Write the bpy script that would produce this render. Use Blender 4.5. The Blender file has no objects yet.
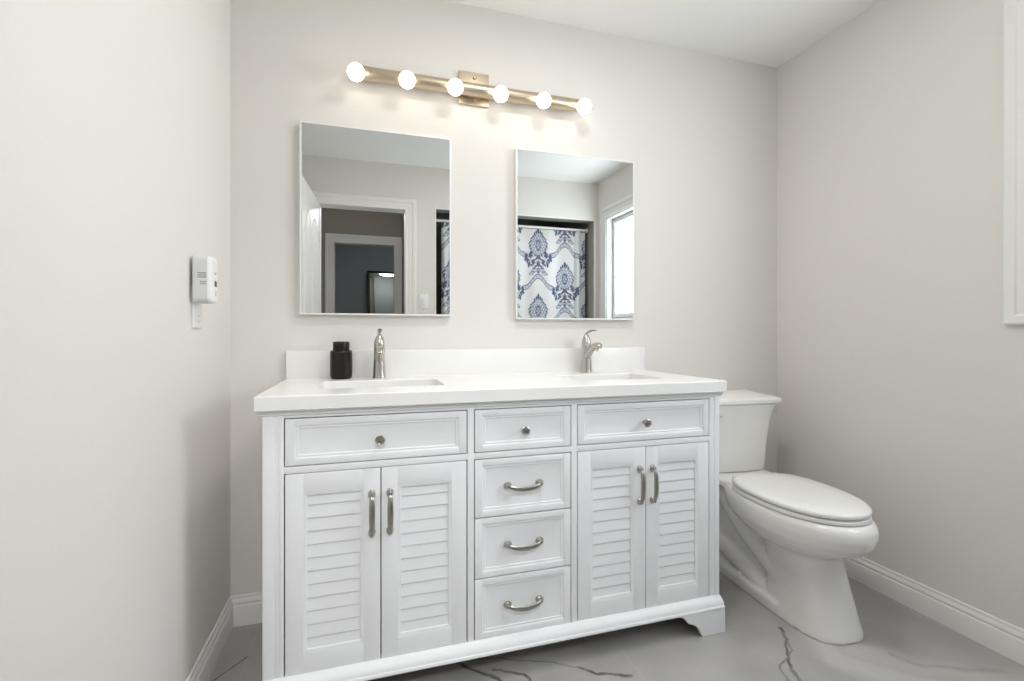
import bpy, bmesh, math, random
import numpy as np
from mathutils import Vector, Matrix
S = bpy.context.scene
COL = S.collection
R = math.radians
# ------------------------------------------------------------------ camera
cam_data = bpy.data.cameras.new('camera')
cam = bpy.data.objects.new('camera', cam_data); COL.objects.link(cam)
cam.location = (0, -2.0, 1.0866)
cam.rotation_euler = (R(90), 0, -0.2944)
cam_data.sensor_width = 36
cam_data.lens = 476.26/1024*36
cam_data.shift_y = -6.79/1024
cam_data.clip_start = 0.02
S.camera = cam
# ------------------------------------------------------------------ world, lights, exposure
S.view_settings.view_transform = 'Standard'
S.view_settings.look = 'None'
S.view_settings.exposure = 0.0
S.view_settings.gamma = 1.0
S.view_settings.use_curve_mapping = False
w = bpy.data.worlds.new('sky'); S.world = w; w.use_nodes = True
w.node_tree.nodes['Background'].inputs[0].default_value = (.75, .86, 1, 1)
w.node_tree.nodes['Background'].inputs[1].default_value = .3
S.cycles.use_denoising = True
S.cycles.max_bounces = 12
S.cycles.diffuse_bounces = 9
S.cycles.sample_clamp_indirect = 6
BULB = 5.5        # radiance of the vanity bulbs
PANE = 10.0        # radiance of the daylit frosted pane
DOME = 12.0
def area(name, loc, rot, sx, sy, power, col):
    l = bpy.data.lights.new(name, 'AREA'); l.shape = 'RECTANGLE'; l.size = sx; l.size_y = sy
    l.energy = power; l.color = col
    o = bpy.data.objects.new(name, l); COL.objects.link(o); o.location = loc; o.rotation_euler = rot
    return o
area('ceiling_fill', (.60, -.95, 2.46), (0, 0, 0), .28, .28, 11, (1, .97, .93))  # added fill from overhead to brighten the room; stands for no known fixture
hl = area('hall_fill', (-.03, -2.88, 2.44), (R(50), 0, 0), .5, .35, 10, (.97, .98, 1)); hl.data.spread = R(95)  # unseen fill added in the hall, aimed through the doorway at the vanity front

# ------------------------------------------------------------------ node helpers / materials
def mat(name, color, rough=.5, metal=0, spec=.5, emit=None, emit_s=0):
    m = bpy.data.materials.new(name); m.use_nodes = True
    b = m.node_tree.nodes['Principled BSDF']
    b.inputs['Base Color'].default_value = (*color, 1)
    b.inputs['Roughness'].default_value = rough
    b.inputs['Metallic'].default_value = metal
    b.inputs['Specular IOR Level'].default_value = spec
    if emit:
        b.inputs['Emission Color'].default_value = (*emit, 1)
        b.inputs['Emission Strength'].default_value = emit_s
    return m
def add_noise(m, scale, amount, bump=0, stretch=None, detail=3):
    """fine tone variation and bump from object coordinates"""
    nt = m.node_tree; b = nt.nodes['Principled BSDF']
    tc = nt.nodes.new('ShaderNodeTexCoord'); mp = nt.nodes.new('ShaderNodeMapping')
    if stretch: mp.inputs['Scale'].default_value = stretch
    nz = nt.nodes.new('ShaderNodeTexNoise'); nz.inputs['Scale'].default_value = scale; nz.inputs['Detail'].default_value = detail
    nt.links.new(tc.outputs['Object'], mp.inputs[0]); nt.links.new(mp.outputs[0], nz.inputs['Vector'])
    c = b.inputs['Base Color'].default_value[:3]
    rp = nt.nodes.new('ShaderNodeValToRGB')
    rp.color_ramp.elements[0].position = .3; rp.color_ramp.elements[1].position = .7
    rp.color_ramp.elements[0].color = (*[x*(1-amount) for x in c], 1)
    rp.color_ramp.elements[1].color = (*[min(1, x*(1+amount)) for x in c], 1)
    nt.links.new(nz.outputs['Fac'], rp.inputs[0]); nt.links.new(rp.outputs[0], b.inputs['Base Color'])
    if bump:
        bp = nt.nodes.new('ShaderNodeBump'); bp.inputs['Strength'].default_value = bump; bp.inputs['Distance'].default_value = .002
        nt.links.new(nz.outputs['Fac'], bp.inputs['Height']); nt.links.new(bp.outputs[0], b.inputs['Normal'])
    return m
M = {}
M['wall'] = add_noise(mat('greige_wall_paint', (.745, .722, .688), .75, spec=.25), 90, .008, .05)
M['ceiling'] = add_noise(mat('white_ceiling_paint', (.87, .87, .86), .85, spec=.2), 120, .01, .1)
M['trim'] = add_noise(mat('white_trim_paint', (.82, .81, .79), .4), 30, .008)
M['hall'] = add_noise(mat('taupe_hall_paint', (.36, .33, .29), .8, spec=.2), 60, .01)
M['bedroom'] = add_noise(mat('blue_grey_wall_paint', (.55, .60, .63), .8, spec=.2), 60, .01)
M['vanity'] = add_noise(mat('white_lacquer', (.81, .812, .825), .42), 25, .008)
M['dark_gap'] = mat('cabinet_interior_board', (.35, .33, .31), .8)
M['quartz'] = add_noise(mat('white_quartz', (.83, .825, .81), .25), 6, .012, detail=6)
M['ceramic'] = add_noise(mat('white_ceramic', (.80, .79, .765), .12), 4, .004)
M['plastic_seat'] = add_noise(mat('white_seat_plastic', (.82, .81, .785), .25), 4, .004)
M['nickel'] = add_noise(mat('brushed_nickel', (.54, .51, .47), .28, 1), 60, .05, stretch=(1, 1, .1))
M['chrome'] = add_noise(mat('polished_chrome', (.75, .74, .73), .12, 1), 20, .01)
M['pull'] = add_noise(mat('satin_nickel_pull', (.40, .385, .36), .28, 1), 80, .05)
M['bar'] = add_noise(mat('champagne_nickel', (.60, .50, .38), .38, 1), 50, .05, stretch=(.05, 1, 1))
M['bulb'] = mat('lit_bulb_glass', (1, .97, .9), .3, emit=(1, .90, .76), emit_s=BULB)
M['black'] = add_noise(mat('matt_black_ceramic', (.010, .008, .0065), .30, spec=.35), 40, .1)
M['white_plastic'] = add_noise(mat('white_plastic', (.82, .82, .81), .35), 20, .006)
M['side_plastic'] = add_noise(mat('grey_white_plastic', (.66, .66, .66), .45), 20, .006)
M['grey_print'] = mat('grey_print', (.33, .33, .33), .5)
M['led'] = mat('dark_red_display', (.05, .008, .012), .15)
M['dark_frame'] = add_noise(mat('dark_frame_wood', (.02, .019, .018), .4), 30, .1)
M['pane'] = mat('daylit_frosted_glass', (.8, .85, .9), .4, emit=(.88, .95, 1), emit_s=PANE)
M['dome'] = mat('lit_dome_glass', (.9, .9, .9), .3, emit=(1, .97, .92), emit_s=DOME)
M['gasket'] = mat('grey_window_gasket', (.12, .12, .125), .5)
M['sash_line'] = mat('grey_sash_seal', (.42, .42, .42), .5)
M['vinyl'] = add_noise(mat('white_window_vinyl', (.78, .79, .8), .35), 20, .006)
M['mirror'] = mat('mirror_silver', (.74, .752, .735), .0, 1)
M['mirror_edge'] = mat('white_mirror_frame', (.80, .80, .79), .3)
M['tile'] = add_noise(mat('grey_alcove_tile', (.30, .29, .27), .3), 5, .1)
M['brown_bottle'] = mat('amber_bottle_plastic', (.16, .06, .015), .25)

def floor_material():
    m = bpy.data.materials.new('grey_marble_porcelain_tile'); m.use_nodes = True
    nt = m.node_tree; N = nt.nodes; L = nt.links
    b = N['Principled BSDF']
    geo = N.new('ShaderNodeNewGeometry')
    def math_(op, a, bb=None, c=None, clamp=False):
        n = N.new('ShaderNodeMath'); n.operation = op; n.use_clamp = clamp
        for i, v in enumerate((a, bb, c)):
            if v is None: continue
            if isinstance(v, (int, float)): n.inputs[i].default_value = v
            else: L.new(v, n.inputs[i])
        return n.outputs[0]
    def vm(op, a, bb=None, sc=None):
        n = N.new('ShaderNodeVectorMath'); n.operation = op
        for i, v in enumerate((a, bb)):
            if v is None: continue
            if isinstance(v, tuple): n.inputs[i].default_value = v
            else: L.new(v, n.inputs[i])
        if sc is not None:
            if isinstance(sc, (int, float)): n.inputs['Scale'].default_value = sc
            else: L.new(sc, n.inputs['Scale'])
        return n
    def noise(scale, detail=4, col=False, rough=.55):
        n = N.new('ShaderNodeTexNoise'); n.inputs['Scale'].default_value = scale; n.inputs['Detail'].default_value = detail
        n.inputs['Roughness'].default_value = rough
        L.new(geo.outputs['Position'], n.inputs['Vector'])
        return n.outputs['Color'] if col else n.outputs['Fac']
    P = geo.outputs['Position']
    nz = vm('SUBTRACT', noise(8, 4, True, .5), (.5, .5, .5)).outputs[0]
    off = vm('MULTIPLY', nz, (.075, .075, 0)).outputs[0]
    Q = vm('ADD', P, off).outputs[0]
    def seg(a, c, width, soft, use=Q):
        d = (c[0]-a[0], c[1]-a[1], 0); ll = d[0]**2+d[1]**2
        pa = vm('SUBTRACT', use, (a[0], a[1], 0)).outputs[0]
        t = math_('DIVIDE', vm('DOT_PRODUCT', pa, d).outputs['Value'], ll, clamp=True)
        pr = vm('SCALE', d, sc=t).outputs[0] if False else None
        sc = N.new('ShaderNodeVectorMath'); sc.operation = 'SCALE'; sc.inputs[0].default_value = d; L.new(t, sc.inputs['Scale'])
        dist = vm('LENGTH', vm('SUBTRACT', pa, sc.outputs[0]).outputs[0]).outputs['Value']
        mr = N.new('ShaderNodeMapRange'); mr.interpolation_type = 'SMOOTHSTEP'
        mr.inputs['From Min'].default_value = width; mr.inputs['From Max'].default_value = width+soft
        mr.inputs['To Min'].default_value = 1; mr.inputs['To Max'].default_value = 0
        L.new(dist, mr.inputs['Value']); return mr.outputs[0]
    def poly(pts, width, soft, use=Q):
        r = None
        for a, c in zip(pts, pts[1:]):
            s = seg(a, c, width, soft, use)
            r = s if r is None else math_('MAXIMUM', r, s)
        return r
    veins = None
    for pts, wd, sf, k in [
        ([(.27, -.43), (.33, -.485), (.375, -.53), (.42, -.62)], .002, .008, .9),
        ([(.385, -.50), (.43, -.53), (.475, -.575), (.50, -.64)], .002, .007, .9),
        ([(.30, -.43), (.42, -.455), (.54, -.52), (.66, -.575)], .0006, .006, .55),
        ([(.66, -.575), (.715, -.625), (.79, -.66)], .0018, .007, .85),
        ([(1.46, -.60), (1.43, -.667), (1.385, -.70), (1.335, -.76), (1.26, -.86)], .0015, .007, .85),
        ([(1.43, -.667), (1.40, -.715), (1.30, -.765), (1.22, -.85)], .0006, .005, .6),
        ([(1.70, -.83), (1.745, -.90), (1.83, -.945), (1.96, -.985)], .0006, .020, .28),
        ([(-.386, -.208), (-.43, -.262), (-.475, -.317)], .0022, .002, .95)]:
        v = math_('MULTIPLY', poly(pts, wd, sf, P if wd > .002 else Q), k)
        veins = v if veins is None else math_('MAXIMUM', veins, v)
    fade = N.new('ShaderNodeMapRange'); fade.inputs['From Min'].default_value = .3; fade.inputs['From Max'].default_value = .6
    fade.inputs['To Min'].default_value = .5; fade.inputs['To Max'].default_value = 1
    L.new(noise(22, 3), fade.inputs['Value'])
    veins = math_('MULTIPLY', veins, fade.outputs[0])
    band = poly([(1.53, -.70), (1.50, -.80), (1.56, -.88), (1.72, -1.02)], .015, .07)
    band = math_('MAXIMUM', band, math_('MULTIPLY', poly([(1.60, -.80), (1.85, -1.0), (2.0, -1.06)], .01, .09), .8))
    cloud = noise(2.6, 5)
    base = N.new('ShaderNodeValToRGB')
    base.color_ramp.elements[0].position = .32; base.color_ramp.elements[0].color = (.335, .325, .31, 1)
    base.color_ramp.elements[1].position = .70; base.color_ramp.elements[1].color = (.46, .45, .435, 1)
    L.new(cloud, base.inputs[0])
    def mix(fac, a, c):
        n = N.new('ShaderNodeMix'); n.data_type = 'RGBA'
        L.new(fac, n.inputs[0]); L.new(a, n.inputs[6])
        if isinstance(c, tuple): n.inputs[7].default_value = c
        else: L.new(c, n.inputs[7])
        return n.outputs[2]
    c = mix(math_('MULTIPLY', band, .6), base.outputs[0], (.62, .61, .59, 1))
    c = mix(veins, c, (.075, .07, .065, 1))
    # grout: tiles 0.61 x 1.22, joints along y at x = -0.385 + k * 0.61
    sx = N.new('ShaderNodeSeparateXYZ'); L.new(P, sx.inputs[0])
    gx = math_('ABSOLUTE', math_('SUBTRACT', math_('FRACT', math_('DIVIDE', math_('ADD', sx.outputs[0], .385+.305+6.1), .61)), .5))
    gx = math_('LESS_THAN', gx, .0018/.61)
    gy = math_('ABSOLUTE', math_('SUBTRACT', math_('FRACT', math_('DIVIDE', math_('ADD', sx.outputs[1], 12.2+.03+.61), 1.22)), .5))
    gy = math_('LESS_THAN', gy, .0018/1.22)
    g = math_('MAXIMUM', gx, gy)
    c = mix(math_('MULTIPLY', g, .25), c, (.56, .54, .51, 1))
    L.new(c, b.inputs['Base Color'])
    b.inputs['Roughness'].default_value = .38
    b.inputs['Specular IOR Level'].default_value = .4
    bp = N.new('ShaderNodeBump'); bp.inputs['Strength'].default_value = .3; bp.inputs['Distance'].default_value = .001; bp.invert = True
    L.new(g, bp.inputs['Height']); L.new(bp.outputs[0], b.inputs['Normal'])
    return m
M['floor'] = floor_material()

# ------------------------------------------------------------------ mesh helpers (all in world coordinates)
class MB:
    def __init__(self): self.bm = bmesh.new()
    def box(self, x0, x1, y0, y1, z0, z1, bev=0, seg=2):
        t = bmesh.new()
        bmesh.ops.create_cube(t, size=1)
        for v in t.verts:
            v.co = Vector(((x0+x1)/2+v.co.x*(x1-x0), (y0+y1)/2+v.co.y*(y1-y0), (z0+z1)/2+v.co.z*(z1-z0)))
        if bev: bmesh.ops.bevel(t, geom=t.edges[:], offset=bev, segments=seg, affect='EDGES', profile=.6)
        self.merge(t); return self
    def merge(self, t):
        me = bpy.data.meshes.new('tmp'); t.to_mesh(me); t.free(); self.bm.from_mesh(me); bpy.data.meshes.remove(me)
    def rings(self, rings, cap0=True, cap1=True, closed=True, loop=False):
        """loft through rings of equal vertex counts"""
        bm = self.bm
        vs = [[bm.verts.new(p) for p in r] for r in rings]
        n = len(vs[0]); pairs = list(zip(vs, vs[1:]))
        if loop: pairs.append((vs[-1], vs[0]))
        for a, c in pairs:
            for i in range(n if closed else n-1):
                j = (i+1) % n
                try: bm.faces.new((a[i], a[j], c[j], c[i]))
                except ValueError: pass
        if closed and not loop:
            if cap0: bm.faces.new(vs[0][::-1])
            if cap1: bm.faces.new(vs[-1])
        return self
    def lathe(self, prof, c, axis=(0, 0, 1), n=32):
        ax = Vector(axis).normalized(); q = Vector((0, 0, 1)).rotation_difference(ax)
        rs = []
        for r, h in prof:
            rs.append([Vector(c)+q @ Vector((max(r, 1e-4)*math.cos(2*math.pi*i/n), max(r, 1e-4)*math.sin(2*math.pi*i/n), h)) for i in range(n)])
        return self.rings(rs)
    def tube(self, pts, rad, n=14, flat=1.0, up=None):
        """tube along a path, radius per point, optional flattening along the up vector"""
        pts = [Vector(p) for p in pts]; rs = []
        if isinstance(rad, (int, float)): rad = [rad]*len(pts)
        pu = Vector(up) if up else None
        for i, p in enumerate(pts):
            t = (pts[min(i+1, len(pts)-1)]-pts[max(i-1, 0)]).normalized()
            u = pu if pu else (Vector((0, 0, 1)) if abs(t.z) < .9 else Vector((1, 0, 0)))
            s = t.cross(u).normalized(); u2 = s.cross(t).normalized()
            if pu is None: pu = u2
            rs.append([p+s*math.cos(2*math.pi*k/n)*rad[i]+u2*math.sin(2*math.pi*k/n)*rad[i]*flat for k in range(n)])
        return self.rings(rs)
    def prism_x(self, prof, x0, x1):
        """(y, z) outline extruded along x"""
        return self.rings([[Vector((x0, y, z)) for y, z in prof], [Vector((x1, y, z)) for y, z in prof]])
    def prism_y(self, prof, y0, y1):
        return self.rings([[Vector((x, y0, z)) for x, z in prof], [Vector((x, y1, z)) for x, z in prof]])
    def panel_steps(self, x0, x1, z0, z1, y, steps):
        """nested rectangles facing -y: steps of (inset, depth behind y)"""
        rs = []
        for ins, dep in steps:
            rs.append([Vector((x0+ins, y+dep, z0+ins)), Vector((x1-ins, y+dep, z0+ins)), Vector((x1-ins, y+dep, z1-ins)), Vector((x0+ins, y+dep, z1-ins))])
        return self.rings(rs)
    def obj(self, name, m, parent=None, smooth=38, bev=0):
        bm = self.bm
        bmesh.ops.remove_doubles(bm, verts=bm.verts[:], dist=1e-6)
        bmesh.ops.recalc_face_normals(bm, faces=bm.faces[:])
        org = Vector((0, 0, 0))
        if parent is not None:
            org = parent.location.copy()
            if parent.parent is not None: org += parent.parent.location
            if parent.parent is not None and parent.parent.parent is not None: org += parent.parent.parent.location
        for v in bm.verts: v.co -= org
        for f in bm.faces: f.smooth = True
        for e in bm.edges:
            e.smooth = len(e.link_faces) == 2 and e.calc_face_angle(3.2) < R(smooth)
        me = bpy.data.meshes.new(name); bm.to_mesh(me); bm.free()
        me.materials.append(M[m] if isinstance(m, str) else m)
        o = bpy.data.objects.new(name, me); COL.objects.link(o)
        if parent is not None: o.parent = parent
        if bev:
            b = o.modifiers.new('bevel', 'BEVEL'); b.width = bev; b.segments = 2; b.limit_method = 'ANGLE'
        return o
def tag(o, label, cat, group=None):
    o['label'] = label; o['category'] = cat
    if group: o['group'] = group
    return o
def thing(name, label, cat, loc, group=None):
    o = bpy.data.objects.new(name, None); COL.objects.link(o); o.location = loc; o.empty_display_size = .05
    return tag(o, label, cat, group)
def structure(o): o['kind'] = 'structure'; return o
def copy_tree(o, parent=None):
    c = o.copy(); COL.objects.link(c)
    if parent is not None: c.parent = parent
    for ch in list(o.children): copy_tree(ch, c)
    return c
def rrect(x0, x1, y0, y1, r, z, n=6):
    pts = []
    for cx, cy, a0 in ((x1-r, y1-r, 0), (x0+r, y1-r, 90), (x0+r, y0+r, 180), (x1-r, y0+r, 270)):
        for k in range(n+1):
            a = R(a0+90*k/n); pts.append(Vector((cx+r*math.cos(a), cy+r*math.sin(a), z)))
    return pts
def egg(xc, yf, yb, hw, z, frac=.55, pf=2.0, pb=2.6, n=56):
    """egg outline: yf front tip (towards -y), yb back, widest at frac of the length from the front"""
    yw = yf+(yb-yf)*frac; pts = []
    for k in range(n):
        a = 2*math.pi*k/n; c, s = math.cos(a), math.sin(a)
        p = pb if s > 0 else pf
        x = hw*math.copysign(abs(c)**(2/p), c)
        y = yw+((yb-yw) if s > 0 else (yw-yf))*math.copysign(abs(s)**(2/p), s)
        pts.append(Vector((xc+x, y, z)))
    return pts

# ------------------------------------------------------------------ the room
XL, XR, ZC, YF, TH = -.489, 2.07, 2.49, -2.10, .12
DX0, DX1, DZ = -.362, .300, 2.115            # door opening
AX0, AX1, AZ = .548, 2.035, 2.147            # bathtub alcove opening
WY0, WY1, WZ0, WZ1 = -1.935, -1.03, 1.205, 2.135   # window opening
o = MB().box(-1.8, 2.9, -6.0, .12, -.05, 0).obj('floor', 'floor'); structure(o)
o = MB().box(XL-TH, XR+TH, YF-TH, TH, ZC, ZC+.08).obj('ceiling', 'ceiling'); structure(o)
o = MB().box(XL-TH, XR+TH, 0, TH, 0, ZC).obj('wall_back', 'wall'); structure(o)
o = MB().box(XL-TH, XL, YF-TH, 0, 0, ZC).obj('wall_left', 'wall'); structure(o)
b = MB()
b.box(XR, XR+TH, WY1, 0, 0, ZC).box(XR, XR+TH, YF-TH, WY0, 0, ZC).box(XR, XR+TH, WY0, WY1, 0, WZ0).box(XR, XR+TH, WY0, WY1, WZ1, ZC)
structure(b.obj('wall_right', 'wall'))
b = MB()
b.box(XL, DX0-.02, YF-TH, YF, 0, ZC).box(DX0-.02, DX1+.02, YF-TH, YF, DZ+.02, ZC).box(DX1+.02, AX0, YF-TH, YF, 0, ZC)
b.box(AX0, AX1, YF-TH, YF, AZ, ZC).box(AX1, XR, YF-TH, YF, 0, ZC)
structure(b.obj('wall_front', 'wall'))

BASE = [(0, 0), (.014, 0), (.014, .070), (.0125, .075), (.010, .077), (.010, .082), (.0115, .086), (.0095, .094), (.006, .099), (.006, .104), (.0045, .109), (.0015, .111), (0, .111)]
def base_x(name, x0, x1, y):      # runs along x, against the wall plane y, facing -y
    b = MB(); b.rings([[Vector((x0, y-d, z)) for d, z in BASE], [Vector((x1, y-d, z)) for d, z in BASE]])
    return structure(b.obj(name, 'trim', smooth=30))
def base_y(name, x, y0, y1, s):   # runs along y, against wall plane x, thickness towards s
    b = MB(); b.rings([[Vector((x+s*d, y0, z)) for d, z in BASE], [Vector((x+s*d, y1, z)) for d, z in BASE]])
    return structure(b.obj(name, 'trim', smooth=30))
base_x('baseboard_back', XL, XR, 0)
base_y('baseboard_left', XL, YF, 0, 1)
base_y('baseboard_right', XR, YF, 0, -1)

# casing profile: (distance from the opening edge, thickness)
CAS = [(0, 0), (0, .010), (.004, .012), (.012, .012), (.018, .009), (.030, .011), (.040, .013), (.048, .011), (.054, .012), (.060, .017), (.082, .019), (.088, .016), (.088, 0)]
def casing(b, corners, to3d, closed=True):
    """mitred casing round a rectangle: corners are (a, c, outward_a, outward_c)"""
    rs = []
    for a, c, oa, oc in corners:
        rs.append([to3d(a+oa*d, c+oc*d, t) for d, t in CAS])
    return b.rings(rs, loop=closed)
# window on the right wall
win = MB()
casing(win, [(WY0, WZ0, -1, -1), (WY1, WZ0, 1, -1), (WY1, WZ1, 1, 1), (WY0, WZ1, -1, 1)], lambda a, c, t: Vector((XR-t, a, c)))
win = structure(win.obj('window_1', 'trim', smooth=30))
b = MB()   # jamb lining
for (y0, y1, z0, z1) in ((WY0, WY0+.015, WZ0, WZ1), (WY1-.015, WY1, WZ0, WZ1), (WY0, WY1, WZ0, WZ0+.015), (WY0, WY1, WZ1-.015, WZ1)):
    b.box(XR, XR+.10, y0, y1, z0, z1, .001)
b.obj('jamb', 'trim', win)
def ring_frame(y0, y1, z0, z1, wd, x0, x1, bev=.002):
    b = MB()
    b.box(x0, x1, y0, y0+wd, z0, z1, bev).box(x0, x1, y1-wd, y1, z0, z1, bev)
    b.box(x0, x1, y0+wd, y1-wd, z0, z0+wd, bev).box(x0, x1, y0+wd, y1-wd, z1-wd, z1, bev); return b
ring_frame(WY0+.015, WY1-.015, WZ0+.015, WZ1-.015, .013, XR+.045, XR+.06, .001).obj('gasket', 'sash_line', win)
ring_frame(WY0+.027, WY1-.027, WZ0+.027, WZ1-.027, .033, XR+.052, XR+.08).obj('sash', 'vinyl', win)
b = MB().box(XR+.066, XR+.070, WY0+.058, WY1-.058, WZ0+.058, WZ1-.058); b.obj('pane', 'pane', win)
b = MB().box(XR+.098, XR+.118, WY0, WY1, WZ0, WZ1); b.obj('outer_frame', 'vinyl', win)

# door casing of the bathroom and the door to the bedroom
def door_casing(name, x0, x1, z1, y, s, m='trim'):
    b = MB()
    casing(b, [(x0, 0, -1, 0), (x0, z1, -1, 1), (x1, z1, 1, 1), (x1, 0, 1, 0)], lambda a, c, t: Vector((a, y+s*t, c)), closed=False)
    return structure(b.obj(name, m, smooth=30))
door_casing('trim_1', DX0, DX1, DZ, YF, 1)
door_casing('trim_2', DX0, DX1, DZ, YF-TH, -1)
b = MB().box(DX0-.02, DX0, YF-TH, YF, 0, DZ+.02).box(DX1, DX1+.02, YF-TH, YF, 0, DZ+.02).box(DX0, DX1, YF-TH, YF, DZ, DZ+.02)
structure(b.obj('trim_3', 'trim'))
# alcove opening trim: slim white edge
b = MB()
b.box(AX0-.004, AX0+.006, YF-.010, YF+.004, 0, AZ+.004, .001).box(AX1-.006, AX1+.010, YF-.010, YF+.004, 0, AZ+.004, .001).box(AX0, AX1, YF-.010, YF+.004, AZ-.006, AZ+.004, .001)
structure(b.obj('trim_4', 'trim'))
b = MB()
b.box(AX0, AX0+.004, YF-TH, YF-.010, 0, AZ).box(AX1-.004, AX1, YF-TH, YF-.010, 0, AZ).box(AX0, AX1, YF-TH, YF-.010, AZ-.004, AZ)
b.box(AX0-.12, AX0-.0, YF-.90, YF-TH, 0, 2.45).box(AX1, AX1+.12, YF-.90, YF-TH, 0, 2.45).box(AX0-.12, AX1+.12, YF-.98, YF-.90, 0, 2.45)
structure(b.obj('wall_alcove', 'tile'))
structure(MB().box(AX0-.12, AX1+.12, YF-.98, YF-TH, 2.45, 2.5).obj('ceiling_alcove', 'ceiling'))
# hall behind the door and the bedroom behind it
HY = -3.22
IX0, IX1, IZ = -.322, .268, 2.015
b = MB()
b.box(-1.6, IX0-.02, HY-.1, HY, 0, ZC).box(IX0-.02, IX1+.02, HY-.1, HY, IZ+.02, ZC).box(IX1+.02, .435, HY-.1, HY, 0, ZC)
structure(b.obj('wall_hall', 'hall'))
structure(MB().box(.345, .435, HY, YF-TH-.02, 0, ZC).obj('wall_hall_right', 'hall'))
structure(MB().box(-1.7, -1.6, HY, YF-TH, 0, ZC).obj('wall_hall_left', 'hall'))
structure(MB().box(-1.7, .435, HY-.1, YF-TH, ZC, ZC+.08).obj('ceiling_hall', 'ceiling'))
door_casing('trim_5', IX0, IX1, IZ, HY, 1, 'trim')
b = MB().box(IX0-.02, IX0, HY-.1, HY, 0, IZ+.02).box(IX1, IX1+.02, HY-.1, HY, 0, IZ+.02).box(IX0, IX1, HY-.1, HY, IZ, IZ+.02)
structure(b.obj('trim_6', 'trim'))
BY = -5.2
b = MB().box(-1.6, 1.7, BY-.1, BY, 0, ZC); structure(b.obj('wall_bedroom', 'bedroom'))
structure(MB().box(-1.7, -1.6, BY-.1, HY-.1, 0, ZC).obj('wall_bedroom_left', 'bedroom'))
structure(MB().box(1.7, 1.8, BY-.1, HY-.1, 0, ZC).obj('wall_bedroom_right', 'bedroom'))
structure(MB().box(.435, 1.7, HY-.12, HY-.1, 0, ZC).obj('wall_bedroom_near', 'bedroom'))
structure(MB().box(-1.7, 1.8, BY-.1, HY-.1, ZC, ZC+.08).obj('ceiling_bedroom', 'bedroom'))

# the white panel door standing open against the left wall
def make_door():
    root = bpy.data.objects.new('door_1', None); COL.objects.link(root); structure(root)
    root.location = (DX0-.022, YF+.022, 0); root.rotation_euler = (0, 0, 0)
    Wd, Hd, T = .655, 2.12, .035
    b = MB().box(0, Wd, -T/2, T/2, .01, Hd, .002)
    def arch(x0, x1, z0, z1, rise, ins):
        x0 += ins; x1 -= ins; z0 += ins; z1 -= ins
        pts = [(x0, z0), (x1, z0), (x1, z1-rise)]
        for k in range(1, 12):
            t = k/12; x = x1+(x0-x1)*t
            pts.append((x, z1-rise+rise*math.sin(math.pi*t)**1.5))
        pts.append((x0, z1-rise)); return pts
    for side in (-1, 1):
        for x0, x1 in ((.085, .305), (.35, .57)):
            for z0, z1, rise in ((.20, .86, .0001), (1.0, 1.95, .10)):
                rs = []
                for ins, h in ((0, 0), (.004, .006), (.016, .006), (.026, .001), (.05, .007)):
                    rs.append([Vector((x, side*(T/2+h), z)) for x, z in arch(x0, x1, z0, z1, rise, ins)])
                b.rings(rs, cap0=False)
    leaf = b.obj('door_leaf', 'trim', None, smooth=30); leaf.parent = root
    for side in (-1, 1):
        h = MB()
        h.lathe([(.03, 0), (.03, .006), (.012, .010), (.011, .035), (.024, .042), (.028, .055), (.02, .066), (0, .069)], (.595, side*T/2, .95), (0, side, 0), 20)
        k = h.obj('door_knob', 'nickel', None); k.parent = leaf
    for z in (.25, 1.05, 1.85):
        k = MB().box(-.008, .004, -.02, .02, z-.045, z+.045, .001).obj('hinge', 'nickel', None); k.parent = leaf
    root.rotation_euler = (0, 0, R(93.5))
    return root
make_door()

# ------------------------------------------------------------------ vanity cabinet
VL, VR, YV = -.279, 1.244, -.537        # body sides and the plane of doors and drawers
van = thing('vanity_cabinet', 'white double vanity cabinet with louvered doors, drawers and bracket feet on the tile floor', 'bathroom vanity', ((VL+VR)/2, -.28, 0))
b = MB()
b.box(VL+.004, VL+.022, YV+.03, -.012, .02, .878).box(VR-.022, VR-.004, YV+.03, -.012, .02, .878)      # side panels
b.box(VL+.02, VR-.02, -.03, -.012, .10, .878).box(VL+.02, VR-.02, YV+.03, -.03, .10, .118)              # back, floor
for x in (.309, .661): b.box(x-.009, x+.009, YV+.03, -.03, .118, .87)
b.obj('carcass', 'dark_gap', van)
b = MB()
bv = .0012
XD = [(-.223, .297), (.321, .649), (.673, 1.199)]
ZD0, ZD1, ZR = .713, .847, .690          # top drawers, door top
ZB = .122
b.box(VL+.042, XD[0][0]-.002, YV, YV+.03, .10, .88, bv)
b.box(XD[0][1]+.002, XD[1][0]-.002, YV, YV+.03, .10, .88, bv)
b.box(XD[1][1]+.002, XD[2][0]-.002, YV, YV+.03, .10, .88, bv)
b.box(XD[2][1]+.002, VR-.042, YV, YV+.03, .10, .88, bv)
for x0, x1 in XD:
    b.box(x0-.003, x1+.003, YV+.0002, YV+.03, ZD1+.002, .88, bv)
    b.box(x0-.003, x1+.003, YV+.0002, YV+.03, ZR+.002, ZD0-.002, bv)
    b.box(x0-.003, x1+.003, YV+.0002, YV+.03, .098, ZB-.002, bv)
b.box(VL+.0288, VL+.0425, YV+.0012, YV+.03, .10, .88, .0008).box(VR-.0425, VR-.0215, YV+.0012, YV+.03, .10, .88, .0008)   # grooved strips
b.obj('face_frame', 'vanity', van)
for s in (0, 1):                          # corner posts
    b = MB()
    x0, x1 = (VL, VL+.029) if s == 0 else (VR-.022, VR)
    b.box(x0, x1, YV-.001, -.02, .02, .88, .002)
    b.obj('corner_post', 'vanity', van)
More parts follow.
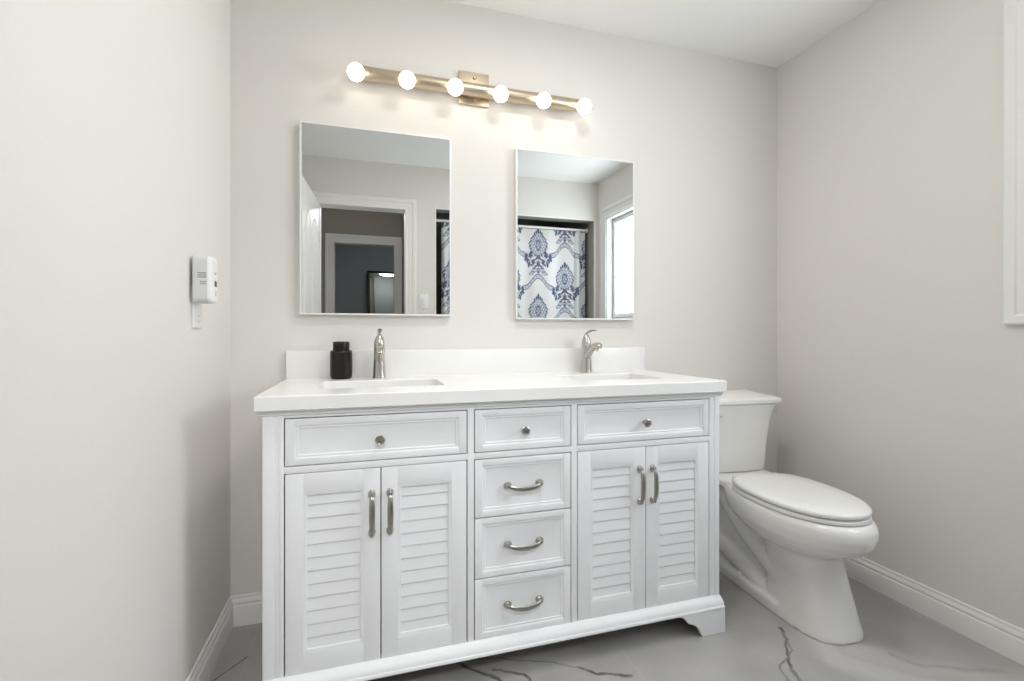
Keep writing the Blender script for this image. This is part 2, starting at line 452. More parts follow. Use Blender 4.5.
# ovolo moulding under the top, swept round three sides
def sweep3(prof, name, side):
    b = MB(); rs = []
    for cx, cy, ox, oy in ((VL, -.012, -1, 0), (VL, YV, -1, -1), (VR, YV, 1, -1), (VR, -.012, 1, 0)):
        rs.append([Vector((cx+ox*d*side, cy+oy*d, z)) for d, z in prof])
    b.rings(rs)
    return b.obj(name, 'vanity', van, smooth=30)
sweep3([(-.004, .8725), (.008, .8725), (.008, .867), (.007, .8645), (.0055, .863), (.005, .8595), (.003, .8575), (.001, .8565), (-.004, .8565)], 'crown_moulding', 1.6)
sweep3([(-.006, .1235), (.001, .1235), (.006, .1215), (.012, .117), (.018, .1105), (.022, .104), (.0235, .098), (.024, .0965), (.0265, .095), (.028, .092), (.028, .087), (-.006, .087)][::-1], 'base_moulding', .08)
# bracket feet
def foot(sx):
    prof = [(0, 0), (-.098, 0), (-.106, .014), (-.114, .030), (-.124, .042), (-.138, .050), (-.150, .053), (-.158, .057), (-.166, .068), (-.176, .079), (-.200, .0875), (-.200, .093), (0, .093)]
    b = MB()
    xe = VR+.003 if sx > 0 else VL-.003
    pts = [(xe+sx*x, z) for x, z in prof]
    b.prism_y(pts, YV-.0285, YV-.010)
    pts = [(YV-.0285-y*.75, z) for y, z in prof]       # side bracket of the same foot
    xa, xb = (xe-.02, xe) if sx > 0 else (xe, xe+.02)
    b.rings([[Vector((xa, y, z)) for y, z in pts], [Vector((xb, y, z)) for y, z in pts]])
    return b.obj('bracket_foot', 'vanity', van, smooth=30, bev=.002)
foot(1); foot(-1)
for x0, x1 in ((VL+.0, VL+.05), (VR-.05, VR)):
    MB().box(x0, x1, -.08, -.02, 0, .10, .003).obj('rear_foot', 'vanity', van)

def knob(parent, x, z):
    b = MB()
    b.lathe([(.0075, .001), (.0065, .004), (.005, .008), (.005, .014), (.008, .017), (.0135, .019), (.0145, .0215), (.0140, .024), (.0115, .0255), (.0105, .0245), (.004, .0255), (0, .0262)], (x, YV, z), (0, -1, 0), 28)
    return b.obj('knob', 'pull', parent)
def pull(parent, x, z, length, vertical):
    """bow handle with two round end plates; horizontal ones hang slightly below their posts"""
    b = MB(); h = length/2-.010
    def P(a, out, drop): return Vector((x, YV-out, z+a)) if vertical else Vector((x+a, YV-out, z-drop))
    for s in (-1, 1):
        c = P(s*h, 0, 0)
        rs = []        # oval end plate
        for r, o in ((1, -.001), (1, .0025), (.92, .0045), (.80, .006), (.70, .008), (.62, .011), (.58, .014), (.55, .017), (.4, .019), (.05, .0195)):
            ring = []
            for k in range(20):
                a = 2*math.pi*k/20; l, m_ = .0135*r*math.cos(a), .0105*r*math.sin(a)
                ring.append(Vector((x+m_, YV-o, c.z+l)) if vertical else Vector((c.x+l, YV-o, c.z+m_)))
            rs.append(ring)
        b.rings(rs)
    pts = []; rad = []
    for k in range(25):
        t = -1+2*k/24
        pts.append(P(t*h, .014+.011*(1-t*t)**.6, .008*(1-abs(t)**2.4))); rad.append(.0052+.0035*(1-t*t)**.8)
    b.tube(pts, rad, 12, flat=.6, up=(0, -1, 0))
    return b.obj('handle', 'pull', parent)
def frame_front(b, x0, x1, z0, z1, st, rl_b, rl_t, th=.018):
    """stiles the full height with rails between; thin seams from the bevels"""
    b.box(x0, x0+st, YV, YV+th, z0, z1, .0013).box(x1-st, x1, YV, YV+th, z0, z1, .0013)
    b.box(x0+st-.0003, x1-st+.0003, YV, YV+th, z0, z0+rl_b, .0013).box(x0+st-.0003, x1-st+.0003, YV, YV+th, z1-rl_t, z1, .0013)
def drawer(x0, x1, z0, z1, kind):
    b = MB(); st = .024
    frame_front(b, x0+.0012, x1-.0012, z0+.001, z1-.001, st, .019, .019)
    b.panel_steps(x0+st, x1-st, z0+.0187, z1-.0187, YV, [(-.002, .012), (-.002, .0010), (.002, .0010), (.0045, .0028), (.0095, .0032), (.012, .0052), (.013, .0056)])
    d = b.obj('drawer', 'vanity', van, smooth=25)
    if kind == 'knob': knob(d, (x0+x1)/2-(.008 if x0 > .6 else .002), (z0+z1)/2-.003)
    else: pull(d, (x0+x1)/2-.002, (z0+z1)/2+.003, .128, False)
for x0, x1 in XD: drawer(x0, x1, ZD0, ZD1, 'knob')
for z0, z1 in ((.506, .690), (.315, .504), (ZB, .313)): drawer(XD[1][0], XD[1][1], z0, z1, 'pull')
def door(x0, x1, hx):
    z0, z1 = ZB, ZR; st, rb, rt = .047, .057, .056
    b = MB(); frame_front(b, x0, x1, z0, z1, st, rb, rt)
    ix0, ix1, iz0, iz1 = x0+st, x1-st, z0+rb, z1-rt
    # sloped inner bead round the louvres
    rs = []
    for ins, dep in ((-.003, .006), (-.001, .0006), (.003, .0012), (.009, .0036), (.0095, .012), (-.003, .014)):
        rs.append([Vector((ix0+ins, YV+dep, iz0+ins)), Vector((ix1-ins, YV+dep, iz0+ins)), Vector((ix1-ins, YV+dep, iz1-ins)), Vector((ix0+ins, YV+dep, iz1-ins))])
    b.rings(rs, loop=True)
    d = b.obj('door', 'vanity', van, smooth=25)
    n = 12; h = (iz1-iz0)/n
    prof = [(YV+.016, iz0)]
    for k in range(n):
        a = iz0+k*h
        prof += [(YV+.0098, a+.0004), (YV+.0062, a+.0016), (YV+.0056, a+.0032), (YV+.0088, a+h-.0018), (YV+.0098, a+h-.0008)]
    prof.append((YV+.016, iz1))
    bb = MB(); bb.prism_x(prof, ix0, ix1)
    bb.obj('louver_panel', 'vanity', d, smooth=20)
    pull(d, hx, .558, .132, True)
door(-.2215, .0365, .012); door(.0395, .2955, .064)
door(.6745, .9325, .909); door(.9355, 1.1975, .961)

# ------------------------------------------------------------------ countertop with basins
CL, CR, CY, CZ0, CZ = -.297, 1.259, -.5605, .873, .9146
top = thing('countertop', 'white quartz double countertop with backsplash and two rectangular basins on the vanity', 'countertop', ((CL+CR)/2, -.28, CZ0))
SINKS = [(-.150, .250), (.738, 1.10)]; SY0, SY1 = -.405, -.165
b = MB(); bm = b.bm
# slab with two rounded cut-outs: outer loop bridged strip by strip
def slab():
    xs = [CL, SINKS[0][0]-.03, SINKS[0][1]+.03, SINKS[1][0]-.03, SINKS[1][1]+.03, CR]
    for i in range(5):
        x0, x1 = xs[i], xs[i+1]
        if i in (0, 2, 4):
            for z in (CZ0, CZ): bm.faces.new([bm.verts.new(p) for p in ((x0, CY, z), (x1, CY, z), (x1, -.002, z), (x0, -.002, z))])
        else:
            s = SINKS[0] if i == 1 else SINKS[1]
            for z in (CZ0, CZ):
                inn = rrect(s[0], s[1], SY0, SY1, .022, z, 6)
                n = len(inn); q = n//4
                cor = [(x1, -.002), (x0, -.002), (x0, CY), (x1, CY)]
                vi = [bm.verts.new(p) for p in inn]; vo = [bm.verts.new((*c, z)) for c in cor]
                for k in range(4):
                    seg = vi[k*q:(k+1)*q]
                    for a, c in zip(seg, seg[1:]): bm.faces.new((a, c, vo[k]))
                    bm.faces.new((vi[(k*q+q-1) % n], vi[((k+1)*q) % n], vo[(k+1) % 4], vo[k]))
            lo = rrect(s[0], s[1], SY0, SY1, .022, CZ0, 6); hi = rrect(s[0], s[1], SY0, SY1, .022, CZ, 6)
            b.rings([lo, hi], cap0=False, cap1=False)
    for i in range(5):
        x0, x1 = xs[i], xs[i+1]
        for y in (CY, -.002): bm.faces.new([bm.verts.new(p) for p in ((x0, y, CZ0), (x1, y, CZ0), (x1, y, CZ), (x0, y, CZ))])
    for x in (CL, CR): bm.faces.new([bm.verts.new(p) for p in ((x, CY, CZ0), (x, -.002, CZ0), (x, -.002, CZ), (x, CY, CZ))])
slab()
b.obj('slab', 'quartz', top, smooth=30, bev=.003)
MB().box(CL+.001, CR-.001, -.022, -.001, CZ-.0005, 1.021, .002).obj('backsplash', 'quartz', top)
for s in SINKS:
    b = MB(); rs = []
    for dx, z, r in ((-.02, CZ0-.001, .03), (-.004, CZ0-.0012, .026), (-.003, CZ0-.010, .026), (-.001, CZ0-.08, .03), (.006, CZ0-.115, .04), (.022, CZ0-.13, .05), (.08, CZ0-.136, .045)):
        rs.append(rrect(s[0]+dx, s[1]-dx, SY0+dx, SY1-dx, r, z, 6))
    b.rings(rs, cap0=False)
    bs = b.obj('basin', 'ceramic', top, smooth=50)
    MB().lathe([(.001, .006), (.014, .006), (.016, .003), (.022, .003), (.024, .0), (.001, -.002)], ((s[0]+s[1])/2, (SY0+SY1)/2, CZ0-.136), (0, 0, 1), 24).obj('drain', 'chrome', bs)

# ------------------------------------------------------------------ faucets
def make_faucet(x, y, z):
    f = thing('faucet', '', 'faucet', (x, y, z), 'nickel single lever faucets')
    b = MB()
    b.lathe([(.0262, 0), (.0262, .003), (.0255, .006), (.0245, .02), (.0225, .05), (.0210, .080), (.0208, .100), (.0212, .112), (.0212, .122), (.0212, .1235), (.0202, .1250), (.0208, .127)], (x, y, z), n=36)
    b.obj('body', 'nickel', f)
    b = MB()
    b.lathe([(.0208, .1268), (.0206, .132), (.0196, .140), (.0175, .149), (.0140, .158), (.0098, .165), (.0065, .170), (.0050, .176), (.001, .177)], (x, y, z), n=32)
    pts = []; rad = []
    for k in range(15):
        t = k/14
        pts.append((x, y+.004-.092*t, z+.172+.013*math.sin(t*math.pi*.6)+.002*t)); rad.append(.0052+.004*math.sin(math.pi*min(1, t*.8)))
    b.tube(pts, rad, 14, flat=.55, up=(0, 0, 1))
    b.obj('lever', 'nickel', f)
    b = MB(); pts = []; rad = []
    for k in range(19):
        t = k/18
        yy = y-.006-.108*t; zz = z+.070+.050*math.sin(t*math.pi*.53)
        pts.append((x, yy, zz)); rad.append(.0165-.0015*math.sin(t*math.pi))
    pts += [(x, y-.121, z+.1175), (x, y-.126, z+.1140), (x, y-.128, z+.1115)]; rad += [.0160, .0125, .006]
    b.tube(pts, rad, 18, flat=.95, up=(0, 0, 1))
    sp = b.obj('spout', 'nickel', f)
    MB().lathe([(.0095, 0), (.0095, .013), (.0088, .0145), (.001, .0135)], (x, y-.110, z+.112), (0, -.35, -1), 18).obj('aerator', 'chrome', sp)
    return f
fa = make_faucet(.044, -.072, CZ)
fa['label'] = 'brushed nickel faucet beside the black jar, seen straight on'
fb = copy_tree(fa); fb.location = (.934, -.062, CZ)
fb['label'] = 'brushed nickel faucet at the basin nearer the toilet, spout seen from the side'

# black jar
jx, jy = -.0965, -.066
jar = thing('soap_jar', 'small matt black jar with narrow neck standing on the white countertop', 'jar', (jx, jy, CZ))
MB().lathe([(.001, 0), (.033, 0), (.037, .003), (.040, .010), (.0405, .02), (.0405, .098), (.0395, .105), (.036, .1085), (.030, .1095), (.001, .1095)], (jx, jy, CZ), n=40).obj('body', 'black', jar)
MB().lathe([(.0295, .1085), (.0305, .111), (.0305, .138), (.0295, .141), (.026, .142), (.024, .138), (.001, .138)], (jx, jy, CZ), n=36).obj('lid', 'black', jar)

# ------------------------------------------------------------------ mirrors
def mirror(x0, x1, z0, z1, label):
    t = thing('mirror', label, 'mirror', ((x0+x1)/2, 0, z0), 'wall mirrors above the vanity')
    f = .0065
    MB().box(x0+.002, x1-.002, -.0245, -.001, z0+.002, z1-.002).obj('backing', 'mirror_edge', t)
    b = MB()
    b.box(x0, x0+f, -.030, -.001, z0, z1, .0008).box(x1-f, x1, -.030, -.001, z0, z1, .0008)
    b.box(x0+f, x1-f, -.030, -.001, z0, z0+f, .0008).box(x0+f, x1-f, -.030, -.001, z1-f, z1, .0008)
    b.obj('frame', 'mirror_edge', t)
    MB().box(x0+f, x1-f, -.0285, -.0245, z0+f, z1-f).obj('glass', 'mirror', t)
mirror(-.248, .333, 1.160, 1.899, 'rectangular mirror above the black jar, reflecting the open doorway')
mirror(.616, 1.197, 1.150, 1.893, 'rectangular mirror reflecting the blue patterned shower curtain and window')

# ------------------------------------------------------------------ vanity light bar
LZ, LY = 2.104, -.052
lx = [-.042, .148, .338, .527, .716, .904]
lt = thing('vanity_light', 'champagne metal light bar with six round lit bulbs above the mirrors', 'wall light', (.43, 0, LZ))
b = MB().box(.368, .499, -.014, -.001, 2.060, 2.198, .002)
b.box(.405, .460, LY+.01, -.012, LZ-.02, LZ+.02, .004)
bp_ = b.obj('back_plate', 'bar', lt)
for dz in (-.046, .046): MB().lathe([(.007, 0), (.007, .004), (.005, .007), (.001, .008)], (.436, -.0135, 2.129+dz), (0, -1, 0), 18).obj('screw_cap', 'bar', bp_)
b = MB()
b.lathe([(.001, 0), (.020, 0), (.0245, .003), (.026, .008), (.026, lx[5]-lx[0]+.012), (.0245, lx[5]-lx[0]+.017), (.02, lx[5]-lx[0]+.020), (.001, lx[5]-lx[0]+.020)], (lx[0]-.010, LY, LZ), (1, 0, 0), 32)
b.obj('bar', 'bar', lt)
bd = Vector((0, -.88, -.47)).normalized()
for x in lx:
    c = Vector((x, LY, LZ))
    so = MB().lathe([(.001, .010), (.018, .010), (.0185, .027), (.017, .029), (.001, .029)], c, bd, 24).obj('socket', 'bar', lt)
    MB().lathe([(.001, .024), (.012, .024), (.013, .028), (.019, .032), (.0255, .039), (.030, .047), (.032, .057), (.0305, .068), (.0255, .078), (.0175, .0845), (.009, .088), (.001, .089)], c, bd, 28).obj('bulb', 'bulb', so)

# ------------------------------------------------------------------ alarm and outlet on the left wall
pl = thing('wall_outlet', 'white outlet plate on the left wall partly behind the plug-in alarm', 'outlet', (XL, -.375, 1.166))
MB().box(XL, XL+.006, -.408, -.333, 1.104, 1.225, .002).obj('cover_plate', 'white_plastic', pl)
for z in (1.122, 1.139): MB().box(XL+.0055, XL+.0072, -.380, -.360, z-.002, z+.0035, .0008).obj('socket_slot', 'side_plastic', pl)
al = thing('carbon_monoxide_alarm', 'white plug-in alarm with small dark display on the left wall', 'alarm', (XL, -.42, 1.176))
y0, y1, z0, z1, xd = -.430, -.360, 1.176, 1.313, .056
def xr_ring(x, ins, r):
    return [Vector((x, p.x, p.y)) for p in rrect(y0+ins, y1-ins, z0+ins, z1-ins, r, 0, 6)]
b = MB(); b.rings([xr_ring(XL+.0075, .004, .014), xr_ring(XL+.010, .0, .016), xr_ring(XL+xd-.010, 0, .016)])
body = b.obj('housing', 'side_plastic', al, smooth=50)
b = MB(); b.rings([xr_ring(XL+xd-.0105, .0002, .016), xr_ring(XL+xd-.004, .001, .016), xr_ring(XL+xd-.001, .004, .015), xr_ring(XL+xd, .012, .012)])
face = b.obj('front_cover', 'white_plastic', al, smooth=50)
MB().box(XL+.0062, XL+.0085, -.415, -.39, 1.19, 1.222, .001).obj('plug', 'side_plastic', al)
xf = XL+xd; ym = (y0+y1)/2
MB().box(xf-.001, xf+.0006, ym-.002, ym+.022, 1.226, 1.243, .0005).obj('display', 'led', face)
b = MB()
for z in (1.199, 1.205, 1.211): b.box(xf-.001, xf+.0004, ym+.005, ym+.017, z, z+.003)
b.obj('button_marks', 'grey_print', face)
MB().tube([(xf, ym-.002, 1.268), (xf, ym+.006, 1.262), (xf, ym+.016, 1.268)], .0012, 6).obj('tick_mark', 'grey_print', face)
b = MB()
for z in (1.262, 1.256, 1.250): b.box(XL+.022, XL+.044, y0-.0006, y0+.002, z-.0016, z+.0016)
for z in (1.237, 1.231): b.box(XL+.028, XL+.044, y0-.0006, y0+.002, z-.0016, z+.0016)
b.obj('printed_lines', 'grey_print', body)
# light switch on the front wall, seen in the mirror
sw = thing('light_switch', 'white light switch plate beside the doorway, seen only in the mirror', 'light switch', (.452, YF, 1.36))
MB().box(.415, .49, YF, YF+.006, 1.30, 1.42, .002).obj('plate', 'white_plastic', sw)
MB().box(.436, .469, YF+.005, YF+.010, 1.326, 1.394, .002).obj('rocker', 'white_plastic', sw)

# ------------------------------------------------------------------ toilet
TX = 1.650
to = thing('toilet', 'white two-piece elongated toilet with closed lid in the corner beside the vanity', 'toilet', (TX, -.45, 0))
b = MB()
def E(yf, yb, hw, z, fr=.55, pf=2.1, pb=2.6): return egg(TX+.016*max(0, min(1, (.26-z)/.12)), yf, yb, hw, z, fr, pf, pb)
# bowl and front pedestal as one flowing loft
b.rings([E(-.745, -.440, .121, 0, .5, 2.6, 6), E(-.744, -.440, .120, .012, .5, 2.6, 6), E(-.732, -.440, .113, .05, .5, 2.6, 6), E(-.715, -.44, .106, .11, .5, 2.6, 6),
         E(-.697, -.44, .100, .18, .5, 2.6, 6), E(-.684, -.438, .102, .245, .5, 2.5, 5), E(-.682, -.425, .107, .266, .5, 2.4, 3.6), E(-.702, -.37, .124, .280, .52, 2.3, 2.8),
         E(-.737, -.31, .149, .298, .52, 2.2, 2.6), E(-.782, -.270, .170, .323, .54, 2.15, 2.6), E(-.808, -.235, .184, .352, .55, 2.1, 2.6), E(-.818, -.22, .190, .383, .55, 2.1, 2.6),
         E(-.817, -.215, .190, .408, .55, 2.1, 2.6), E(-.809, -.215, .186, .422, .55, 2.1, 2.6), E(-.798, -.22, .179, .4295, .55, 2.1, 2.6)])
# rear body that carries the tank
def RB(yf, yb, hw, z, r=.03): return rrect(TX-hw, TX+hw, yf, yb, r, z, 8)
b.rings([RB(-.42, -.09, .072, .02), RB(-.42, -.085, .068, .10), RB(-.43, -.075, .066, .20), RB(-.42, -.06, .072, .31), RB(-.40, -.05, .088, .365, .04), RB(-.38, -.04, .118, .398, .05), RB(-.37, -.03, .146, .415, .05), RB(-.36, -.03, .152, .422, .05), RB(-.36, -.03, .152, .440, .05), RB(-.355, -.035, .147, .446, .05)])
# base flange
b.rings([RB(-.55, -.09, .111, 0, .035), RB(-.55, -.09, .111, .034, .035), RB(-.55, -.092, .108, .044, .034), RB(-.55, -.10, .090, .050, .03)])
# trapway bulging on each side: a sloping upper limb and a low lower limb
for s in (-1, 1):
    pts = [(TX+s*.035, -.06, .40), (TX+s*.045, -.13, .36), (TX+s*.052, -.22, .30), (TX+s*.056, -.31, .245), (TX+s*.056, -.41, .185), (TX+s*.05, -.52, .12)]
    b.tube(pts, [.040, .044, .046, .046, .044, .04], 22, up=(s, 0, 0))
    pts = [(TX+s*.030, -.09, .115), (TX+s*.045, -.15, .112), (TX+s*.055, -.24, .098), (TX+s*.058, -.33, .075), (TX+s*.055, -.42, .05), (TX+s*.05, -.5, .04)]
    b.tube(pts, [.042, .046, .046, .044, .042, .035], 22, up=(s, 0, 0))
bowl = b.obj('bowl', 'ceramic', to, smooth=180)
rm = bowl.modifiers.new('fuse', 'REMESH'); rm.mode = 'VOXEL'; rm.voxel_size = .0055; rm.use_smooth_shade = True
sm = bowl.modifiers.new('soften', 'SMOOTH'); sm.factor = .5; sm.iterations = 7
for s in (-1, 1):
    MB().lathe([(.012, 0), (.013, .006), (.012, .013), (.008, .018), (.001, .019)], (TX+s*.097, -.320, .044), (0, 0, 1), 20).obj('bolt_cap', 'plastic_seat', bowl)
# seat and lid
b = MB()
def L(d, z): return E(-.790+d, -.278-d, .182-d, z, .54, 2.1, 2.9)
b.rings([L(.008, .4300), L(.001, .4345), L(.001, .4435), L(.005, .4465)])
b.obj('seat', 'plastic_seat', to, smooth=50)
b = MB()
b.rings([L(.005, .4515), L(.001, .455), L(0, .463), L(.004, .4690), L(.016, .4722), L(.07, .4742), L(.14, .475)])
b.obj('lid', 'plastic_seat', to, smooth=50)
for s in (-1, 1):
    b = MB().box(TX+s*.075-.022, TX+s*.075+.022, -.292, -.262, .440, .462, .006, 3); b.obj('hinge', 'plastic_seat', to)
    b = MB().box(TX+s*.10-.010, TX+s*.10+.010, -.700, -.68, .4450, .4510, .001); b.obj('seat_bumper', 'plastic_seat', to)
# tank, bowed front, flaring towards the top
def TK(hw, yf, z, bow=.016, yb=-.025, r=.03):
    pts = rrect(TX-hw, TX+hw, yf, yb, r, z, 8)
    for p in pts:
        t = (p.x-TX)/hw
        if p.y < (yf+yb)/2: p.y -= bow*(1-t*t)
    # densify the front so the bow is smooth
    out = []
    n = len(pts)
    for i, p in enumerate(pts):
        out.append(p); q = pts[(i+1) % n]
        if (q-p).length > .12 and p.y < (yf+yb)/2 and q.y < (yf+yb)/2:
            for k in range(1, 12):
                s = k/12; x = p.x+(q.x-p.x)*s; t = (x-TX)/hw
                out.append(Vector((x, yf-bow*(1-t*t), z)))
    return out
b = MB()
b.rings([TK(.140, -.165, .447), TK(.150, -.178, .450), TK(.1515, -.184, .458), TK(.152, -.185, .474), TK(.1535, -.187, .478), TK(.156, -.188, .52), TK(.161, -.190, .58), TK(.167, -.193, .63), TK(.176, -.197, .69), TK(.184, -.201, .725), TK(.194, -.206, .748), TK(.199, -.208, .759)])
b.obj('tank', 'ceramic', to, smooth=40)
b = MB()
def TL(d, z, db=0): return TK(.222-min(d, .09), -.216+d, z, .010, -.018-db, .03 if d < .1 else .015)
b.rings([TL(.014, .758, .014), TL(.008, .759, .008), TL(.005, .762, .005), TL(.0, .767), TL(.0, .781), TL(.003, .786, .003), TL(.012, .790, .004), TL(.04, .798, .006), TL(.08, .805, .009), TL(.12, .810, .014), TL(.15, .8115, .02)])
b.obj('tank_lid', 'ceramic', to, smooth=40)
b = MB()
b.lathe([(.013, 0), (.013, .006), (.008, .010), (.007, .018), (.001, .019)], (1.500, -.205, .715), (0, -1, 0), 20)
b.tube([(1.498, -.226, .716), (1.515, -.228, .715), (1.53, -.228, .712)], [.006, .007, .006], 12, flat=.8)
b.obj('flush_lever', 'chrome', to)
to.location = (1.624, -.458, 0); to.rotation_euler = (0, 0, R(-4.5))      # it stands a little askew
# water supply valve behind the toilet
vx, vz = 1.50, .20
va = thing('supply_valve', 'dark metal water supply valve low behind the toilet next to the vanity', 'valve', (1.545, 0, vz))
b = MB(); b.lathe([(.03, 0), (.03, .004), (.018, .010), (.009, .012), (.009, .07), (.013, .072), (.013, .095), (.001, .096)], (1.50, -.001, .27), (0, -1, 0), 24)
b.obj('stub', 'chrome', va)
b = MB(); b.lathe([(.008, .0), (.008, .012), (.019, .014), (.020, .020), (.017, .024), (.001, .024)], (1.50, -.095, .27), (0, -1, 0), 20)
b.obj('valve_handle', 'gasket', va)
b = MB(); b.tube([(1.50, -.085, .28), (1.50, -.085, .33), (1.51, -.09, .38), (1.53, -.10, .42), (1.54, -.10, .45)], .006, 10)
b.obj('hose', 'chrome', va)

# ------------------------------------------------------------------ shower curtain and rod in the alcove
rod = MB().lathe([(.012, 0), (.012, AX1-AX0-.012)], (AX0+.006, YF-.155, 2.083), (1, 0, 0), 18)
for x, s in ((AX0+.006, 1), (AX1-.006, -1)): rod.lathe([(.024, 0), (.024, .006), (.014, .014), (.001, .015)], (x, YF-.155, 2.083), (s, 0, 0), 18)
tag(rod.obj('curtain_rod', 'white_plastic'), 'white rod across the bathtub alcove, seen in the mirrors', 'curtain rod')
def damask(u, v):
    """navy ink coverage 0..1 of a half-drop damask; u across, v up, metres"""
    PW, PH = .54, .617
    ink = np.zeros_like(u); blue = np.zeros_like(u)
    for ox, oy in ((0, 0), (PW/2, PH/2)):
        x = (u-ox+PW/2) % PW-PW/2; y = (v-oy+PH/2) % PH-PH/2
        ax = np.abs(x)
        # medallion: pointed oval of scales with a darker serrated rim
        t = (y-.125)/.108
        hw = .092*np.sqrt(np.clip(1-t**2, 0, 1))*(1-.22*np.clip(t, 0, 1))*(1+.05*np.sin(y/.0065))
        inside = ax < hw
        rim = inside & (ax > hw-.016)
        row = np.floor(y/.026); sx = x/.026+.5*(row % 2); fx = sx-np.floor(sx)-.5; fy = y/.026-row
        scale = np.abs(fx**2*3.2+(fy-.15)**2-.42) < .20
        blue = np.maximum(blue, np.where(inside, .35, 0)); ink = np.maximum(ink, np.where(inside & scale, .62, 0))
        ink = np.maximum(ink, np.where(rim & (np.sin(y/.0055+ax/.012) > -.35), .85, 0))
        for sx_, sy_, rr in ((0, .252, .016), (.020, .238, .011), (.036, .222, .010)):
            ink = np.maximum(ink, np.where(((ax-sx_)/(rr*.7))**2+((y-sy_)/(rr*1.7))**2 < 1, .9, 0))
        core = (ax/.026)**2+((y-.115)/.055)**2; ink = np.where(core < 1, np.where(core < .5, .18, .8), ink)
        for k in range(5):
            ink = np.maximum(ink, np.where((np.hypot(ax-.012*(k % 2), y-.085-.016*k) < .0065), .8, 0))
        # crown of curling leaves under the medallion
        for cx, cy, r, wd, tw in ((.050, .012, .030, .011, 1), (.096, .022, .024, .011, 2), (.030, -.045, .028, .010, 0), (.078, -.040, .026, .011, 1), (.112, -.020, .016, .009, 2), (.052, -.080, .018, .008, 0)):
            d = np.hypot(ax-cx, y-cy); th = np.arctan2(y-cy, ax-cx)
            arc = np.abs(d-r*(1-.13*th)) < wd*(.5+.5*np.sin(th*2+tw)); ink = np.maximum(ink, np.where(arc, .88, 0))
            blue = np.maximum(blue, np.where(d < r*.6, .45, 0))
        ink = np.maximum(ink, np.where((ax < .011+.007*np.sin(y/.012)) & (y < .025) & (y > -.115), .8, 0))
        for lx_, ly_, a_, b_, sl in ((.118, .000, .014, .034, .7), (.088, -.066, .012, .026, .9), (.070, .040, .010, .022, -.6)):
            u_ = ax-lx_; w_ = y-ly_+sl*u_; ink = np.maximum(ink, np.where((u_/a_)**2+(w_/b_)**2 < 1, .9, 0))
        # bow
        for cx, cy, ww in ((.036, -.120, .034), (.060, -.148, .030)):
            d = ((ax-cx)/ww)**2+((y-cy+.35*(ax-cx))/.017)**2; ink = np.maximum(ink, np.where((d < 1) & (d > .45), .6, 0)); blue = np.maximum(blue, np.where(d < 1, .5, 0))
        ink = np.maximum(ink, np.where((np.hypot(ax, y+.135) < .014), .85, 0))
        # ribbons falling to the neighbouring motifs
        yr = -.155-.86*ax+.012*np.sin(ax/.020)
        band = (ax < .185) & (y < yr) & (y > yr-.040)
        blue = np.maximum(blue, np.where(band, .42, 0)); edge = (ax < .185) & ((np.abs(y-yr) < .006) | (np.abs(y-yr+.040) < .005))
        ink = np.maximum(ink, np.where(edge, .75, 0)); ink = np.maximum(ink, np.where(band & (np.hypot(((ax/.028) % 1)-.5, (y-yr+.02)/.028) < .24), .55, 0))
    return ink, blue
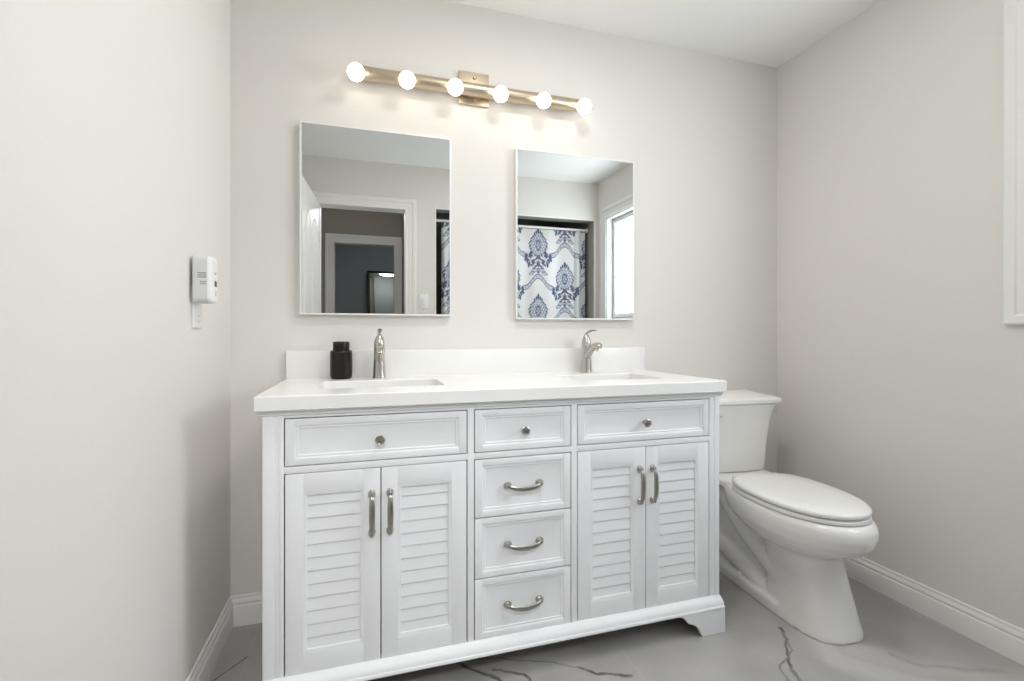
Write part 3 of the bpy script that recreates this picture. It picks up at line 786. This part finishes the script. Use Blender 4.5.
def make_curtain():
    x0, x1, z0, z1 = .622, 2.012, .18, 2.066
    nx, nz = 380, 500
    u = np.linspace(0, x1-x0, nx); v = np.linspace(z0, z1, nz)
    U, V = np.meshgrid(u, v)
    k = np.clip((z1-V)/.3, .5, 1)
    Y = YF-.157+k*(.010*np.sin(U*2*math.pi/.31+.6)+.005*np.sin(U*2*math.pi/.17+V*.7))
    edge = np.clip((U-(x1-x0-.12))/.12, 0, 1); Y += .030*np.sin(edge*math.pi*2)*k      # gathered right end
    edge = np.clip((.10-U)/.10, 0, 1); Y -= .03*np.sin(edge*math.pi*2)*k
    X = x0+U
    co = np.stack([X, Y, V], -1).reshape(-1, 3)
    idx = np.arange(nx*nz).reshape(nz, nx)
    F = np.stack([idx[:-1, :-1], idx[:-1, 1:], idx[1:, 1:], idx[1:, :-1]], -1).reshape(-1, 4)
    me = bpy.data.meshes.new('shower_curtain'); me.from_pydata(co.tolist(), [], F.tolist())
    ink, blue = damask(X-1.53, V-1.80)
    white = np.array([.64, .64, .645]); mid = np.array([.22, .30, .44]); navy = np.array([.028, .045, .11])
    c = white+(mid-white)*blue[..., None]; c = c+(navy-c)*ink[..., None]
    c = np.concatenate([c, np.ones((*c.shape[:2], 1))], -1).reshape(-1, 4).astype(np.float32)
    at = me.color_attributes.new('weave', 'FLOAT_COLOR', 'POINT'); at.data.foreach_set('color', c.ravel())
    for p in me.polygons: p.use_smooth = True
    m = mat('blue_damask_fabric', (.8, .8, .8), .85, spec=.2); nt = m.node_tree
    a = nt.nodes.new('ShaderNodeAttribute'); a.attribute_name = 'weave'
    nt.links.new(a.outputs['Color'], nt.nodes['Principled BSDF'].inputs['Base Color'])
    me.materials.append(m)
    o = bpy.data.objects.new('shower_curtain', me); COL.objects.link(o)
    so = o.modifiers.new('thickness', 'SOLIDIFY'); so.thickness = .002
    tag(o, 'white shower curtain with blue damask pattern, reflected in the mirrors', 'shower curtain')
make_curtain()

# ------------------------------------------------------------------ bedroom: framed leaning mirror and dome light
lm = thing('floor_mirror', 'dark framed tall mirror leaning on the far room wall, seen in the left mirror', 'mirror', (.29, BY+.22, 0))
lm_parts = []
mw, mh = .56, 1.99
for nm, m_, bx in (('frame', 'dark_frame', None), ('glass', 'mirror', (-mw/2+.03, mw/2-.03, .012, .016, .03, mh-.03))):
    b = MB()
    if bx: b.box(*bx)
    else:
        b.box(-mw/2, -mw/2+.032, -.005, .025, 0, mh, .002).box(mw/2-.032, mw/2, -.005, .025, 0, mh, .002)
        b.box(-mw/2+.032, mw/2-.032, -.005, .025, 0, .032, .002).box(-mw/2+.032, mw/2-.032, -.005, .025, mh-.032, mh, .002)
        b.box(-mw/2+.01, mw/2-.01, -.004, .008, .01, mh-.01)
    q = b.obj(nm, m_); q.parent = lm
lm.rotation_euler = (R(5.6), 0, R(-5))
dl = thing('dome_light', 'round lit dome ceiling light reflected in the leaning mirror', 'ceiling light', (.60, -3.75, ZC))
MB().lathe([(.001, 0), (.19, 0), (.19, -.02), (.175, -.025), (.001, -.025)], (.60, -3.75, ZC), n=40).obj('rim', 'nickel', dl)
MB().lathe([(.175, -.02), (.17, -.045), (.14, -.075), (.08, -.095), (.001, -.10)], (.60, -3.75, ZC), n=40).obj('shade', 'dome', dl)
